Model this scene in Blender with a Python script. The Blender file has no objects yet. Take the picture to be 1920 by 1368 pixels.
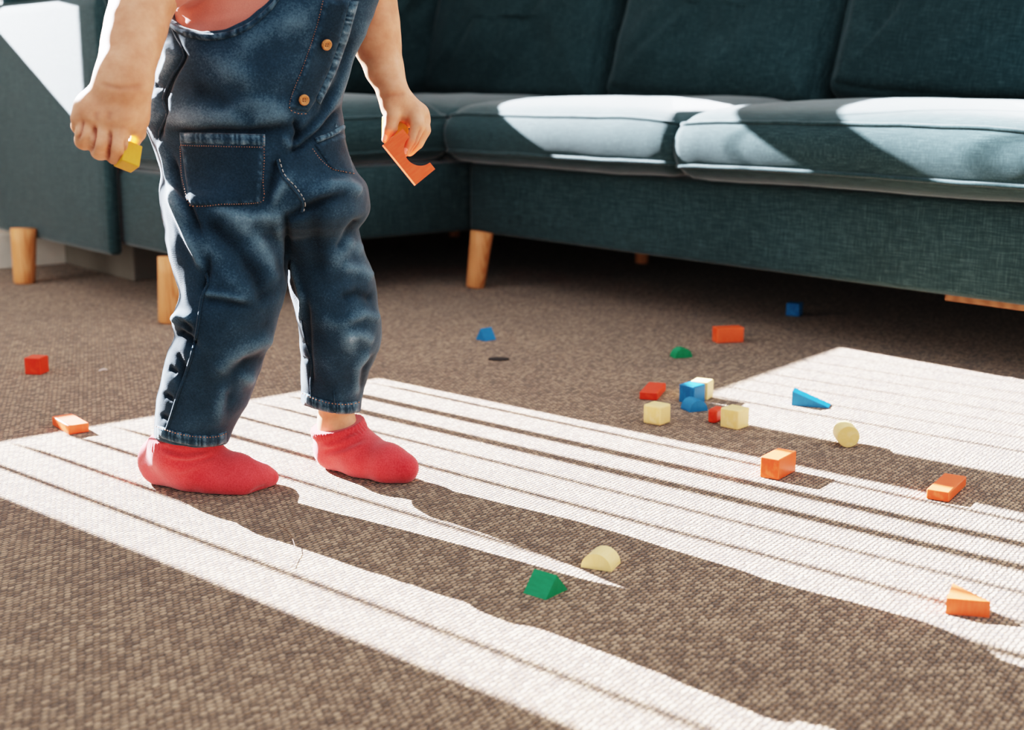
import bpy, bmesh, math, random
import numpy as np
from mathutils import Vector, Matrix
from mathutils.bvhtree import BVHTree

random.seed(4)
rng = np.random.default_rng(7)
SC = bpy.context.scene
COL = SC.collection
R = math.radians

# ------------------------------------------------------------------ camera model (1920x1368)
F, H = 2500.0, 0.52
PITCH = math.atan((684 - 155) / F)
CP, SP = math.cos(PITCH), math.sin(PITCH)

def ray(px, py):
    a = (px - 960) / F; b = (684 - py) / F
    return Vector((a, CP + b * SP, -SP + b * CP))

def gnd(px, py, z=0.0):
    d = ray(px, py); t = (z - H) / d.z
    return Vector((d.x * t, d.y * t, z))

def P(px, py, Y):
    d = ray(px, py); t = Y / d.y
    return Vector((d.x * t, Y, H + d.z * t))

def project(co):
    z = co[:, 2] - H
    f = co[:, 1] * CP - z * SP
    u = co[:, 1] * SP + z * CP
    return np.stack([960 + F * co[:, 0] / f, 684 - F * u / f], 1)

# room frame: u runs along the sofa to the right, v runs away from the viewer
AU = R(-50)
U = Vector((math.cos(AU), math.sin(AU), 0)); V = Vector((-math.sin(AU), math.cos(AU), 0))
CORNER = Vector((-0.137, 3.50, 0))
def RW(u, v, z=0.0):
    return CORNER + U * u + V * v + Vector((0, 0, z))
ROOM = Matrix.Translation(CORNER) @ Matrix.Rotation(AU, 4, 'Z')

# ------------------------------------------------------------------ object helpers
def tag(o, label=None, cat=None, group=None, kind=None):
    if label: o['label'] = label
    if cat: o['category'] = cat
    if group: o['group'] = group
    if kind: o['kind'] = kind
    return o

def link(name, me, mat=None, parent=None, matrix=None, smooth=True):
    o = bpy.data.objects.new(name, me)
    COL.objects.link(o)
    if matrix is not None: o.matrix_world = matrix
    if parent is not None:
        o.parent = parent
        o.matrix_parent_inverse = Matrix.Identity(4)
    if mat: me.materials.append(mat)
    if smooth:
        me.polygons.foreach_set('use_smooth', [True] * len(me.polygons))
    return o

def empty(name, loc=(0, 0, 0), matrix=None):
    o = bpy.data.objects.new(name, None); COL.objects.link(o)
    o.empty_display_size = 0.1
    if matrix is not None: o.matrix_world = matrix
    else: o.location = loc
    return o

def mesh_py(name, verts, faces):
    me = bpy.data.meshes.new(name)
    me.from_pydata([tuple(v) for v in verts], [], faces)
    me.update()
    return me

def bm_mesh(name, bm):
    bmesh.ops.recalc_face_normals(bm, faces=bm.faces[:])
    me = bpy.data.meshes.new(name); bm.to_mesh(me); bm.free(); return me

def bm_box(bm, lo, hi, bevel=0.0, seg=2):
    r = bmesh.ops.create_cube(bm, size=1.0)
    vs = r['verts']
    for v in vs:
        v.co = Vector([lo[i] + (v.co[i] + .5) * (hi[i] - lo[i]) for i in range(3)])
    if bevel:
        es = list({e for v in vs for e in v.link_edges})
        bmesh.ops.bevel(bm, geom=es, offset=bevel, segments=seg, profile=.5, affect='EDGES')

def tube_mesh(name, pts, r, n=6, closed=False, taper=None):
    pts = [Vector(p) for p in pts]; m = len(pts)
    verts, faces = [], []
    up = Vector((0.13, .31, .94)).normalized()
    for i, p in enumerate(pts):
        a = pts[(i - 1) % m] if (closed or i > 0) else p
        b = pts[(i + 1) % m] if (closed or i < m - 1) else p
        t = (b - a)
        t = t.normalized() if t.length > 1e-9 else Vector((1, 0, 0))
        s = t.cross(up)
        if s.length < 1e-4: s = t.cross(Vector((1, 0, 0)))
        s.normalize(); w = s.cross(t).normalized()
        rr = r if taper is None else r * taper(i / max(1, m - 1))
        for k in range(n):
            an = 2 * math.pi * k / n
            verts.append(p + (s * math.cos(an) + w * math.sin(an)) * rr)
    for i in range(m if closed else m - 1):
        j = (i + 1) % m
        for k in range(n):
            l = (k + 1) % n
            faces.append((i * n + k, i * n + l, j * n + l, j * n + k))
    if not closed:
        faces.append(tuple(range(n - 1, -1, -1)))
        faces.append(tuple((m - 1) * n + k for k in range(n)))
    return verts, faces

def join_vf(parts):
    V_, F_ = [], []
    for v, f in parts:
        o = len(V_); V_ += list(v); F_ += [tuple(i + o for i in q) for q in f]
    return V_, F_

# ------------------------------------------------------------------ node helpers
def srgb(r, g, b):
    def f(c):
        c /= 255.0
        return c / 12.92 if c <= .04045 else ((c + .055) / 1.055) ** 2.4
    return (f(r), f(g), f(b), 1)

class NT:
    def __init__(s, name):
        s.mat = bpy.data.materials.new(name); s.mat.use_nodes = True
        s.nt = s.mat.node_tree; s.n = s.nt.nodes; s.l = s.nt.links
        s.b = s.n['Principled BSDF']
    def node(s, t, **kw):
        n = s.n.new(t)
        for k, v in kw.items():
            if k.startswith('i_'):
                key = k[2:]
                n.inputs[int(key) if key.isdigit() else key.replace('_', ' ')].default_value = v
            else: setattr(n, k, v)
        return n
    def con(s, a, b): s.l.new(a, b)
    def math(s, op, a, b=None, c=None):
        n = s.n.new('ShaderNodeMath'); n.operation = op
        for i, x in enumerate((a, b, c)):
            if x is None: continue
            if isinstance(x, (int, float)): n.inputs[i].default_value = x
            else: s.l.new(x, n.inputs[i])
        return n.outputs[0]
    def mix(s, fac, a, b, mode='MIX'):
        n = s.n.new('ShaderNodeMix'); n.data_type = 'RGBA'; n.blend_type = mode
        for i, x in ((0, fac), (6, a), (7, b)):
            if isinstance(x, (int, float, tuple)): n.inputs[i].default_value = x
            else: s.l.new(x, n.inputs[i])
        return n.outputs[2]
    def coord(s, out='Object', scale=(1, 1, 1), rot=(0, 0, 0)):
        t = s.n.new('ShaderNodeTexCoord'); m = s.n.new('ShaderNodeMapping')
        m.inputs['Scale'].default_value = scale; m.inputs['Rotation'].default_value = rot
        s.l.new(t.outputs[out], m.inputs[0]); return m.outputs[0]
    def noise(s, vec, scale, detail=3, rough=.55, out=0):
        n = s.n.new('ShaderNodeTexNoise'); n.inputs['Scale'].default_value = scale
        n.inputs['Detail'].default_value = detail; n.inputs['Roughness'].default_value = rough
        if vec is not None: s.l.new(vec, n.inputs['Vector'])
        return n.outputs[out]
    def ramp(s, fac, stops):
        n = s.n.new('ShaderNodeValToRGB'); e = n.color_ramp.elements
        while len(e) < len(stops): e.new(.5)
        for i, (p, c) in enumerate(stops):
            e[i].position = p; e[i].color = c if len(c) == 4 else (*c, 1)
        s.l.new(fac, n.inputs[0]); return n.outputs[0]
    def bump(s, h, strength=.5, dist=.001):
        n = s.n.new('ShaderNodeBump'); n.inputs['Strength'].default_value = strength
        n.inputs['Distance'].default_value = dist; s.l.new(h, n.inputs['Height'])
        s.l.new(n.outputs[0], s.b.inputs['Normal'])
    def base(s, c):
        if isinstance(c, tuple): s.b.inputs['Base Color'].default_value = c
        else: s.l.new(c, s.b.inputs['Base Color'])
    def set(s, **kw):
        for k, v in kw.items(): s.b.inputs[k.replace('_', ' ')].default_value = v

def mat_carpet():
    m = NT('brown_woven_carpet')
    co = m.coord('Object', rot=(0, 0, R(-105)))
    wob = m.noise(co, 85, 3, .6, out=1)
    add = m.node('ShaderNodeVectorMath', operation='SCALE'); add.inputs[3].default_value = .0062
    m.con(wob, add.inputs[0])
    wob2 = m.node('ShaderNodeVectorMath', operation='ADD'); m.con(co, wob2.inputs[0]); m.con(add.outputs[0], wob2.inputs[1])
    sp = m.node('ShaderNodeSeparateXYZ'); m.con(wob2.outputs[0], sp.inputs[0])
    x = m.math('DIVIDE', sp.outputs[1], .0058)      # across the rows
    row = m.math('FLOOR', x); fx = m.math('SUBTRACT', m.math('FRACT', x), .5)
    y = m.math('ADD', m.math('DIVIDE', sp.outputs[0], .0090), m.math('MULTIPLY', m.math('MODULO', row, 2.0), .5))
    cell = m.math('FLOOR', y); fy = m.math('SUBTRACT', m.math('FRACT', y), .5)
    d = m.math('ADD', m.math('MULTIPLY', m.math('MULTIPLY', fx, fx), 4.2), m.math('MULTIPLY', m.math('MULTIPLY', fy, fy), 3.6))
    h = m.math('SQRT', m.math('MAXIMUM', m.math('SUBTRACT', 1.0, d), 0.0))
    cv = m.node('ShaderNodeCombineXYZ'); m.con(row, cv.inputs[0]); m.con(cell, cv.inputs[1])
    wn = m.node('ShaderNodeTexWhiteNoise'); wn.noise_dimensions = '2D'; m.con(cv.outputs[0], wn.inputs['Vector'])
    rnd = wn.outputs['Value']
    fine = m.noise(co, 900, 2, .6)
    big = m.noise(co, 5, 3, .6)
    yarn = m.ramp(m.math('ADD', m.math('MULTIPLY', rnd, .65), m.math('MULTIPLY', fine, .48)),
                  [(.10, srgb(84, 58, 38)), (.45, srgb(134, 102, 76)), (.95, srgb(196, 162, 130))])
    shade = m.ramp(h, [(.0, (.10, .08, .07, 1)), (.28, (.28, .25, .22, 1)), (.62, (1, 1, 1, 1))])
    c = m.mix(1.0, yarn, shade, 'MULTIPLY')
    c = m.mix(1.0, c, m.ramp(big, [(.3, (.84, .80, .77, 1)), (.7, (1.06, 1.05, 1.03, 1))]), 'MULTIPLY')
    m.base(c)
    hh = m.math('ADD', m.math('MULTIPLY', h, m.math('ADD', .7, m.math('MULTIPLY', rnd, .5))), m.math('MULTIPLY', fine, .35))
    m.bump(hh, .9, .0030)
    m.set(Roughness=.95, Specular_IOR_Level=.1, Sheen_Weight=.25, Sheen_Roughness=.5)
    return m.mat

def mat_sofa(back=False):
    m = NT('teal_linen_back_shaded' if back else 'teal_linen')
    co = m.coord('Object')
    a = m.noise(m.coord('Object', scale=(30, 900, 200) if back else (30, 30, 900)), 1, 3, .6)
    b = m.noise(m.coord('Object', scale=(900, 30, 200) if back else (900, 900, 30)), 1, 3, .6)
    w = m.math('ADD', m.math('MULTIPLY', a, .5), m.math('MULTIPLY', b, .5))
    c = m.ramp(w, [(.3, srgb(24, 42, 45)), (.5, srgb(40, 60, 63)), (.72, srgb(78, 99, 101))])
    big = m.noise(co, 3, 3, .5)
    c = m.mix(1.0, c, m.ramp(big, [(.3, (.85, .85, .85, 1)), (.7, (1.1, 1.1, 1.1, 1))]), 'MULTIPLY')
    if back: c = m.mix(1.0, c, (.74, .76, .76, 1), 'MULTIPLY')  # darker tint puts the shade on the back cushions into the fabric colour
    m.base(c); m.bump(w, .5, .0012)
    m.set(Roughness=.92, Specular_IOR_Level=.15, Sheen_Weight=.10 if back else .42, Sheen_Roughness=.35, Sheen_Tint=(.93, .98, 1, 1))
    return m.mat

def mat_denim(dark=False):
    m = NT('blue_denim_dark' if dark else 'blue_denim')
    co = m.coord('Object')
    n1 = m.noise(co, 16, 4, .6); n2 = m.noise(co, 430, 4, .75)
    tw = m.node('ShaderNodeTexWave'); tw.wave_type = 'BANDS'; tw.bands_direction = 'DIAGONAL'
    tw.inputs['Scale'].default_value = 330; tw.inputs['Distortion'].default_value = 2.5; tw.inputs['Detail'].default_value = 1
    m.con(co, tw.inputs['Vector'])
    at = m.node('ShaderNodeAttribute', attribute_name='wear_shade')
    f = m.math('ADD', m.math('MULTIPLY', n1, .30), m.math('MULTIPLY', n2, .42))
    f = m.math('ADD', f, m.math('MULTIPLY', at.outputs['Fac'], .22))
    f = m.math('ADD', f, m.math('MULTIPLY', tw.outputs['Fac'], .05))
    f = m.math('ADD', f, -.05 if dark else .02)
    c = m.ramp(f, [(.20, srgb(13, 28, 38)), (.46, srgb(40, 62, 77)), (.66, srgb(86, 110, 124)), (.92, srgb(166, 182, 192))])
    m.base(c)
    m.bump(m.math('ADD', m.math('MULTIPLY', n2, .8), m.math('MULTIPLY', tw.outputs['Fac'], .3)), .35, .0006)
    m.set(Roughness=.9, Specular_IOR_Level=.15, Sheen_Weight=.15, Sheen_Roughness=.4)
    return m.mat

def mat_fabric(name, c0, c1, scale=500, bump=.4, sheen=.3):
    m = NT(name); co = m.coord('Object')
    n = m.noise(co, scale, 3, .65); n1 = m.noise(co, 30, 3, .5)
    c = m.ramp(m.math('ADD', m.math('MULTIPLY', n, .6), m.math('MULTIPLY', n1, .4)), [(.3, c0), (.7, c1)])
    m.base(c); m.bump(n, bump, .0008)
    m.set(Roughness=.95, Specular_IOR_Level=.1, Sheen_Weight=sheen, Sheen_Roughness=.5)
    return m.mat

def mat_skin():
    m = NT('skin'); co = m.coord('Object')
    n = m.noise(co, 35, 4, .6); n2 = m.noise(co, 700, 2, .5)
    c = m.ramp(n, [(.3, srgb(204, 138, 104)), (.55, srgb(222, 160, 126)), (.75, srgb(232, 176, 144))])
    at = m.node('ShaderNodeAttribute', attribute_name='wear_shade')
    m.base(m.mix(m.math('MINIMUM', m.math('MULTIPLY', m.math('MAXIMUM', m.math('MULTIPLY', at.outputs['Fac'], -1.0), 0.0), 1.3), .85), c, srgb(150, 72, 54)))  # shade between the fingers and in creases painted in as reddish skin
    m.bump(n2, .12, .0005)
    m.set(Roughness=.5, Specular_IOR_Level=.35, Subsurface_Weight=.25, Subsurface_Scale=.006)
    m.b.inputs['Subsurface Radius'].default_value = (1.0, .35, .2)
    return m.mat

def mat_wood(name, c0, c1, scale=(60, 8, 60), rough=.5, bump=.1):
    m = NT(name); co = m.coord('Object', scale=scale)
    n = m.noise(co, 1.5, 4, .6)
    w = m.node('ShaderNodeTexWave'); w.inputs['Scale'].default_value = 2.2; w.inputs['Distortion'].default_value = 5
    w.inputs['Detail'].default_value = 2; m.con(co, w.inputs['Vector'])
    f = m.math('ADD', m.math('MULTIPLY', n, .6), m.math('MULTIPLY', w.outputs['Fac'], .4))
    m.base(m.ramp(f, [(.25, c0), (.7, c1)])); m.bump(f, bump, .0006)
    m.set(Roughness=rough, Specular_IOR_Level=.3)
    return m.mat

def mat_plain(name, c, rough=.7, nscale=20, amt=.06):
    m = NT(name); co = m.coord('Object'); n = m.noise(co, nscale, 4, .6)
    lo = tuple(x * (1 - amt) for x in c[:3]) + (1,); hi = tuple(min(1, x * (1 + amt)) for x in c[:3]) + (1,)
    m.base(m.ramp(n, [(.3, lo), (.7, hi)])); m.set(Roughness=rough, Specular_IOR_Level=.3)
    return m.mat

M = dict(
    carpet=mat_carpet(), sofa=mat_sofa(), sofa_back_shaded=mat_sofa(True), denim=mat_denim(), denim_dark=mat_denim(True), skin=mat_skin(),
    sock=mat_fabric('coral_red_knit', srgb(178, 38, 46), srgb(226, 82, 84), 520, .8, .3),
    shirt=mat_fabric('salmon_cotton', srgb(200, 118, 104), srgb(214, 136, 120), 600, .2, .2),
    leg=mat_wood('honey_oak', srgb(196, 122, 72), srgb(222, 158, 108), (40, 40, 5)),
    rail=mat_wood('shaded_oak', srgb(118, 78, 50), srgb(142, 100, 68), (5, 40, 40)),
    wall=mat_plain('cream_wall_paint', srgb(214, 202, 188), .8),
    trim=mat_plain('white_gloss_trim', srgb(214, 206, 194), .4),
    grey=mat_plain('grey_boxing', srgb(112, 106, 98), .6),
    vane=mat_plain('blind_vane_fabric', srgb(215, 212, 205), .8),
    thread_o=mat_plain('orange_thread', srgb(176, 122, 92), .8, 300, .5),
    thread_w=mat_plain('pale_thread', srgb(172, 170, 166), .8),
    thread_t=mat_plain('tan_thread', srgb(104, 76, 60), .9),
    lint=mat_plain('pale_lint', srgb(205, 190, 180), .9),
    dark=mat_plain('dark_matte', srgb(52, 46, 44), .9),
    button=mat_wood('button_wood', srgb(150, 88, 48), srgb(205, 142, 88), (120, 120, 120), .4),
    hair=mat_plain('brown_hair', srgb(96, 66, 42), .6, 200, .3),
    eye=mat_plain('eye', srgb(60, 44, 34), .2), eyew=mat_plain('eye_white', srgb(235, 230, 225), .3),
    lip=mat_plain('lip', srgb(190, 110, 100), .5),
    orange=mat_wood('orange_red_painted_wood', srgb(242, 80, 38), srgb(250, 112, 66), (260, 40, 40), .42, .25),
    red=mat_wood('red_painted_wood', srgb(214, 52, 32), srgb(232, 76, 44), (260, 40, 40), .42, .25),
    blue=mat_wood('blue_painted_wood', srgb(14, 98, 148), srgb(36, 126, 176), (260, 40, 40), .42, .25),
    green=mat_wood('green_painted_wood', srgb(8, 112, 72), srgb(26, 142, 96), (260, 40, 40), .42, .25),
    cream=mat_wood('cream_painted_wood', srgb(244, 204, 130), srgb(250, 218, 156), (260, 40, 40), .45, .2),
    yellow=mat_wood('yellow_painted_wood', srgb(202, 146, 34), srgb(216, 164, 52), (260, 40, 40), .45, .2),
)

# ------------------------------------------------------------------ setting
def quad_plane(name, u0, u1, v0, v1):
    me = mesh_py(name, [(u0, v0, 0), (u1, v0, 0), (u1, v1, 0), (u0, v1, 0)], [(0, 1, 2, 3)])
    return link(name, me, M['carpet'], None, ROOM, smooth=False)
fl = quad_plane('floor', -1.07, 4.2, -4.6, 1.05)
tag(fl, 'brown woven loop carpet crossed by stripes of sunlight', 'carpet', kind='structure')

WU, WT = -1.07, .07
W1 = (-1.925, -1.105, .892, 2.1); W2 = (-.96, -.05, .735, 2.1)
bm = bmesh.new()
def wbox(v0, v1, z0, z1): bm_box(bm, (WU - WT, v0, z0), (WU, v1, z1))
wbox(-4.6, W1[0], 0, 2.4); wbox(W1[1], W2[0], 0, 2.4); wbox(W2[1], 1.05, 0, 2.4)
for w in (W1, W2):
    wbox(w[0], w[1], 0, w[2]); wbox(w[0], w[1], w[3], 2.4)
wl = link('wall_left', bm_mesh('wall_left', bm), M['wall'], None, ROOM, False)
tag(wl, 'cream painted wall behind and under the left end of the sofa', 'wall', kind='structure')
bm = bmesh.new(); bm_box(bm, (WU, 1.05, 0), (4.2, 1.12, 2.4))
wb = link('wall_back', bm_mesh('wall_back', bm), M['wall'], None, ROOM, False)
tag(wb, 'cream wall behind the long side of the sofa', 'wall', kind='structure')
bm = bmesh.new(); bm_box(bm, (WU, -4.6, 0), (WU + .014, 1.05, .10), .004)
bb = link('baseboard_left', bm_mesh('baseboard_left', bm), M['trim'], None, ROOM, False)
tag(bb, 'white baseboard along the wall under the sofa', 'baseboard', kind='structure')
# grey boxing low on the wall behind the front chaise leg
g = gnd(279, 522); gl = ROOM.inverted() @ g
bm = bmesh.new(); bm_box(bm, (WU + .014, gl.y - .055, 0), (gl.x + .03, gl.y + .06, .11), .004)
tb = link('trim_1', bm_mesh('trim_1', bm), M['grey'], None, ROOM, False)
tag(tb, 'grey boxing at the foot of the wall behind a sofa leg', 'trim', kind='structure')

# windows with frames and vertical blinds (they shape the sunlight)
def window(name, w, bars):
    t = empty(name, matrix=ROOM); tag(t, kind='structure')
    bm = bmesh.new()
    for (v0, v1, z0a, z1a, z0b, z1b) in bars:
        vs = [bm.verts.new((uu, vv, zz)) for uu in (WU - .045, WU - .02)
              for vv, zz in ((v0, z0a), (v1, z0b), (v1, z1b), (v0, z1a))]
        for q in ((0, 1, 2, 3), (7, 6, 5, 4), (0, 4, 5, 1), (1, 5, 6, 2), (2, 6, 7, 3), (3, 7, 4, 0)):
            bm.faces.new([vs[i] for i in q])
    if bars: 
        f = link('window_frame_and_blocker', bm_mesh('wf', bm), M['trim'], t, None, False)
    else: bm.free()
    return t
w1 = window('window_1', W1, [(W1[0], W1[1], 2.06, 2.1, 2.06, 2.1)])
w2 = window('window_2', W2, [(W2[0], -.93, 1.055, 1.20, 1.0, 1.185), (-.93, -.90, 1.0, 1.185, .91, 1.165), (-.90, -.87, .91, 1.165, .82, 1.145), (-.87, -.84, .82, 1.145, .80, 1.125), (-.87, W2[1], .80, 1.125, .80, 1.05), (W2[0], W2[1], 1.43, 1.545, 1.43, 1.545), (W2[0], W2[1], 2.06, 2.1, 2.06, 2.1)])  # sloped lower bars made up to block sun; transom and head are frame
SUN_AZ, SUN_EL = R(-41.5), math.atan(.466)
az_room = SUN_AZ - AU   # azimuth of the sunbeam in the room frame
def blind(win, spec, z0, z1):
    for v, delta in spec:
        bm = bmesh.new()
        bm_box(bm, (-.0425, -.0012, 0), (.0425, .0012, z1 - z0))
        me = bm_mesh('blind_vane', bm)
        o = link('blind_vane', me, M['vane'], win, None, False)
        o.matrix_local = Matrix.Translation((WU + .05, v + .12 * math.tan(az_room), z0)) @ Matrix.Rotation(az_room + R(delta), 4, 'Z')
T_, K_ = 6.5, 16.0
blind(w1, [(-1.857, T_), (-1.780, T_), (-1.700, 7), (-1.625, 6), (-1.54, 10), (-1.46, 7), (-1.38, 6), (-1.306, K_), (-1.23, K_), (-1.148, T_)], W1[2], W1[3])
blind(w2, [(-.832, 4.5), (-.755, 2.5), (-.68, 2), (-.61, 3), (-.535, 2), (-.462, 2.5), (-.38, 1)], W2[2], W2[3])

# ------------------------------------------------------------------ sofa
sofa = empty('corner_sofa', matrix=ROOM)
tag(sofa, 'dark teal linen corner sofa on tapered wooden legs', 'sofa')

def rrect(u0, u1, v0, v1, r, n=6, sub=10):
    r = max(0.0005, min(r, (u1 - u0) / 2 - 1e-4, (v1 - v0) / 2 - 1e-4))
    pts = []
    for (cx, cy, a0) in ((u1 - r, v1 - r, 0), (u0 + r, v1 - r, 90), (u0 + r, v0 + r, 180), (u1 - r, v0 + r, 270)):
        for k in range(n + 1):
            a = R(a0 + 90 * k / n)
            pts.append((cx + r * math.cos(a), cy + r * math.sin(a)))
    out = []
    for i in range(len(pts)):
        a, b = pts[i], pts[(i + 1) % len(pts)]
        L = math.dist(a, b)
        out.append(a)
        if i % (n + 1) == n:
            for k in range(1, sub): out.append((a[0] + (b[0] - a[0]) * k / sub, a[1] + (b[1] - a[1]) * k / sub))
    return out

def loft_rr(u0, u1, v0, v1, prof, r=.05, sub=12, wob=None):
    """stack of rounded rectangles; prof = [(inset, z)], inset<0 grows outwards"""
    verts, faces, n = [], [], None
    for ins, z in prof:
        loop = rrect(u0 + ins, u1 - ins, v0 + ins, v1 - ins, max(.002, r - ins * .6), 6, sub)
        n = len(loop)
        for p in loop:
            q = Vector((p[0], p[1], z))
            if wob: q = wob(q)
            verts.append(q)
    for i in range(len(prof) - 1):
        for k in range(n):
            l = (k + 1) % n
            faces.append((i * n + k, i * n + l, (i + 1) * n + l, (i + 1) * n + k))
    faces.append(tuple(range(n - 1, -1, -1)))
    faces.append(tuple((len(prof) - 1) * n + k for k in range(n)))
    return verts, faces

def fix(me):
    bm = bmesh.new(); bm.from_mesh(me); bmesh.ops.recalc_face_normals(bm, faces=bm.faces[:]); bm.to_mesh(me); bm.free()

def n3(p, s, seed=0.0):
    from mathutils import noise
    return noise.noise(Vector((p.x * s + seed, p.y * s - seed, p.z * s + 2 * seed)))

def add_part(name, vf, mat, parent, matrix=None, smooth=True):
    me = mesh_py(name, *vf); fix(me)
    o = link(name, me, mat, parent, None, smooth)
    if matrix is not None: o.matrix_local = matrix
    return o

# base boxes (two blocks of the L)
def base_block(u0, u1, v0, v1, z0=.138, z1=.318):
    prof = [(.02, z0), (.006, z0 + .002), (0, z0 + .012), (0, z1 - .06), (0, z1 - .012), (.006, z1 - .002), (.03, z1)]
    return loft_rr(u0, u1, v0, v1, prof, .018, 14)
add_part('base', base_block(0.02, 1.72, 0.012, .86), M['sofa'], sofa)
add_part('base', base_block(-.93, .005, -.81, .86), M['sofa'], sofa)
# seat cushions
def seat_cushion(u0, u1, v0, v1, z0=.318, z1=.472, seed=0.):
    h = z1 - z0
    prof = [(.10, z0 + .004), (.05, z0 + .001), (.02, z0 + .006), (.004, z0 + .016), (-.006, z0 + .028), (-.010, z0 + .034),
            (-.014, z0 + .045), (-.019, z0 + .065), (-.020, z0 + .082), (-.018, z0 + .1), (-.011, z0 + .118), (-.004, z0 + .127),
            (.004, z0 + .134), (.018, z0 + .145), (.04, z1 - .001), (.08, z1 + .006), (.14, z1 + .012), (.2, z1 + .015), (.27, z1 + .017)]
    def wob(q):
        cu = (q.x - (u0 + u1) / 2) / ((u1 - u0) / 2); cv = (q.y - (v0 + v1) / 2) / ((v1 - v0) / 2)
        q.z += .006 * n3(q, 3.2, seed) + .002 * n3(q, 11, seed)
        top = (q.z - z0) / h
        q.z -= .014 * max(0, abs(cu)) ** 6 * max(0, top)
        q.y += .006 * n3(q, 4, seed + 3); q.x += .004 * n3(q, 4, seed + 5)
        return q
    vf = loft_rr(u0, u1, v0, v1, prof, .03, 18, wob)
    o = add_part('seat_cushion', vf, M['sofa'], sofa)
    for zz, ins in ((z0 + .034, -.0115), (z0 + .128, -.0045)):
        loop = [wob(Vector((p[0], p[1], zz))) for p in rrect(u0 + ins, u1 - ins, v0 + ins, v1 - ins, .03 - ins * .6, 6, 18)]
        add_part('piping', tube_mesh('piping', loop, .0042, 6, True), M['sofa'], o)
    return o
seat_cushion(.012, .800, -.045, .62, seed=1.3)
seat_cushion(.812, 1.64, -.045, .62, seed=4.1)
seat_cushion(-.86, -.005, -.80, -.035, z1=.478, seed=7.7)
seat_cushion(-.86, 0.0, -.02, .60, z1=.470, seed=9.2)

# back cushions: upright soft pillows leaning on the frame
def back_cushion(w, h, t, mtx, seed, tint=0):
    prof = []
    for k in range(13):
        a = math.pi * k / 12
        prof.append((.5 * t * .75 * (1 - math.sin(a)) ** 1.0 * .62, -math.cos(a) * t / 2))
    prof = [(.22, -t / 2 - .035), (.14, -t / 2 - .028), (.07, -t / 2 - .012)] + prof + [(.04, t / 2 + .006), (.06, t / 2 + .011), (.08, t / 2 + .016), (.10, t / 2 + .021), (.12, t / 2 + .025), (.14, t / 2 + .029), (.16, t / 2 + .031), (.18, t / 2 + .033), (.205, t / 2 + .035), (.23, t / 2 + .036), (.255, t / 2 + .037)]
    def wob(q):
        d = .012 * n3(q, 5, seed) + .006 * n3(q, 13, seed + 2)
        q.z += d * (1 if q.z > 0 else .4)
        # stretch folds running from the corners
        fo = 0.
        for (fx_, fy_, an, ln, am) in folds_:
            ca, sa = math.cos(an), math.sin(an)
            a_ = (q.x - fx_) * ca + (q.y - fy_) * sa; b_ = -(q.x - fx_) * sa + (q.y - fy_) * ca
            fo += am * math.exp(-(b_ / .016) ** 2 - (a_ / ln) ** 2)
        q.z += fo
        q.x += .008 * n3(q, 6, seed + 4); q.y += .008 * n3(q, 6, seed + 6)
        return q
    rr_ = random.Random(int(seed * 10))
    folds_ = [(rr_.uniform(-.4, .4) * w, rr_.uniform(-.45, .1) * h, R(rr_.uniform(35, 65)), rr_.uniform(.06, .14), rr_.choice((-.006, .006))) for _ in range(9)]
    vf = loft_rr(-w / 2, w / 2, -h / 2, h / 2, prof, .035, 30, wob)
    return add_part('back_cushion', vf, M['sofa_back_shaded'], sofa, mtx)
def back_mtx(uc, v, zc, lean, yaw=0, roll=0):
    # local x -> along u, local y -> up, local z -> towards the seat
    B = Matrix(((1, 0, 0), (0, 0, -1), (0, 1, 0))).to_4x4()
    return Matrix.Translation((uc, v, zc)) @ Matrix.Rotation(yaw, 4, 'Z') @ Matrix.Rotation(-lean, 4, 'X') @ Matrix.Rotation(roll, 4, 'Y') @ B
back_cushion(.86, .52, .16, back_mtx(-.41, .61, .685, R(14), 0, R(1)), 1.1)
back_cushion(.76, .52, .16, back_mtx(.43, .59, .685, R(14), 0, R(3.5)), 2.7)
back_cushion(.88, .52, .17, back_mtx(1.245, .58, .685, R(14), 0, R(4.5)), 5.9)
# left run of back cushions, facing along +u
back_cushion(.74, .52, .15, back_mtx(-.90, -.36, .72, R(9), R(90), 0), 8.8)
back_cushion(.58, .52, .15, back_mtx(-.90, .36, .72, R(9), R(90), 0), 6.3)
# back frames
add_part('back_frame', loft_rr(-1.03, 1.74, .74, .92, [(.01, .14), (0, .15), (0, .80), (.02, .84), (.05, .85)], .03), M['sofa'], sofa)
add_part('back_frame', loft_rr(-1.035, -.965, -.80, .735, [(.01, .14), (0, .15), (0, .80), (.015, .84), (.03, .85)], .02), M['sofa'], sofa)
# arm closing the left end
ARMV = -.845
add_part('arm', loft_rr(-1.04, -.262, ARMV, -.812, [(.004, .118), (0, .128), (0, .30), (0, .5), (0, .69), (.006, .712), (.02, .724)], .022, 14), M['sofa'], sofa)
add_part('arm', loft_rr(1.655, 1.77, .02, .86, [(.01, .14), (0, .15), (0, .5), (0, .62), (.015, .65), (.04, .66)], .03, 14), M['sofa'], sofa)
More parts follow.
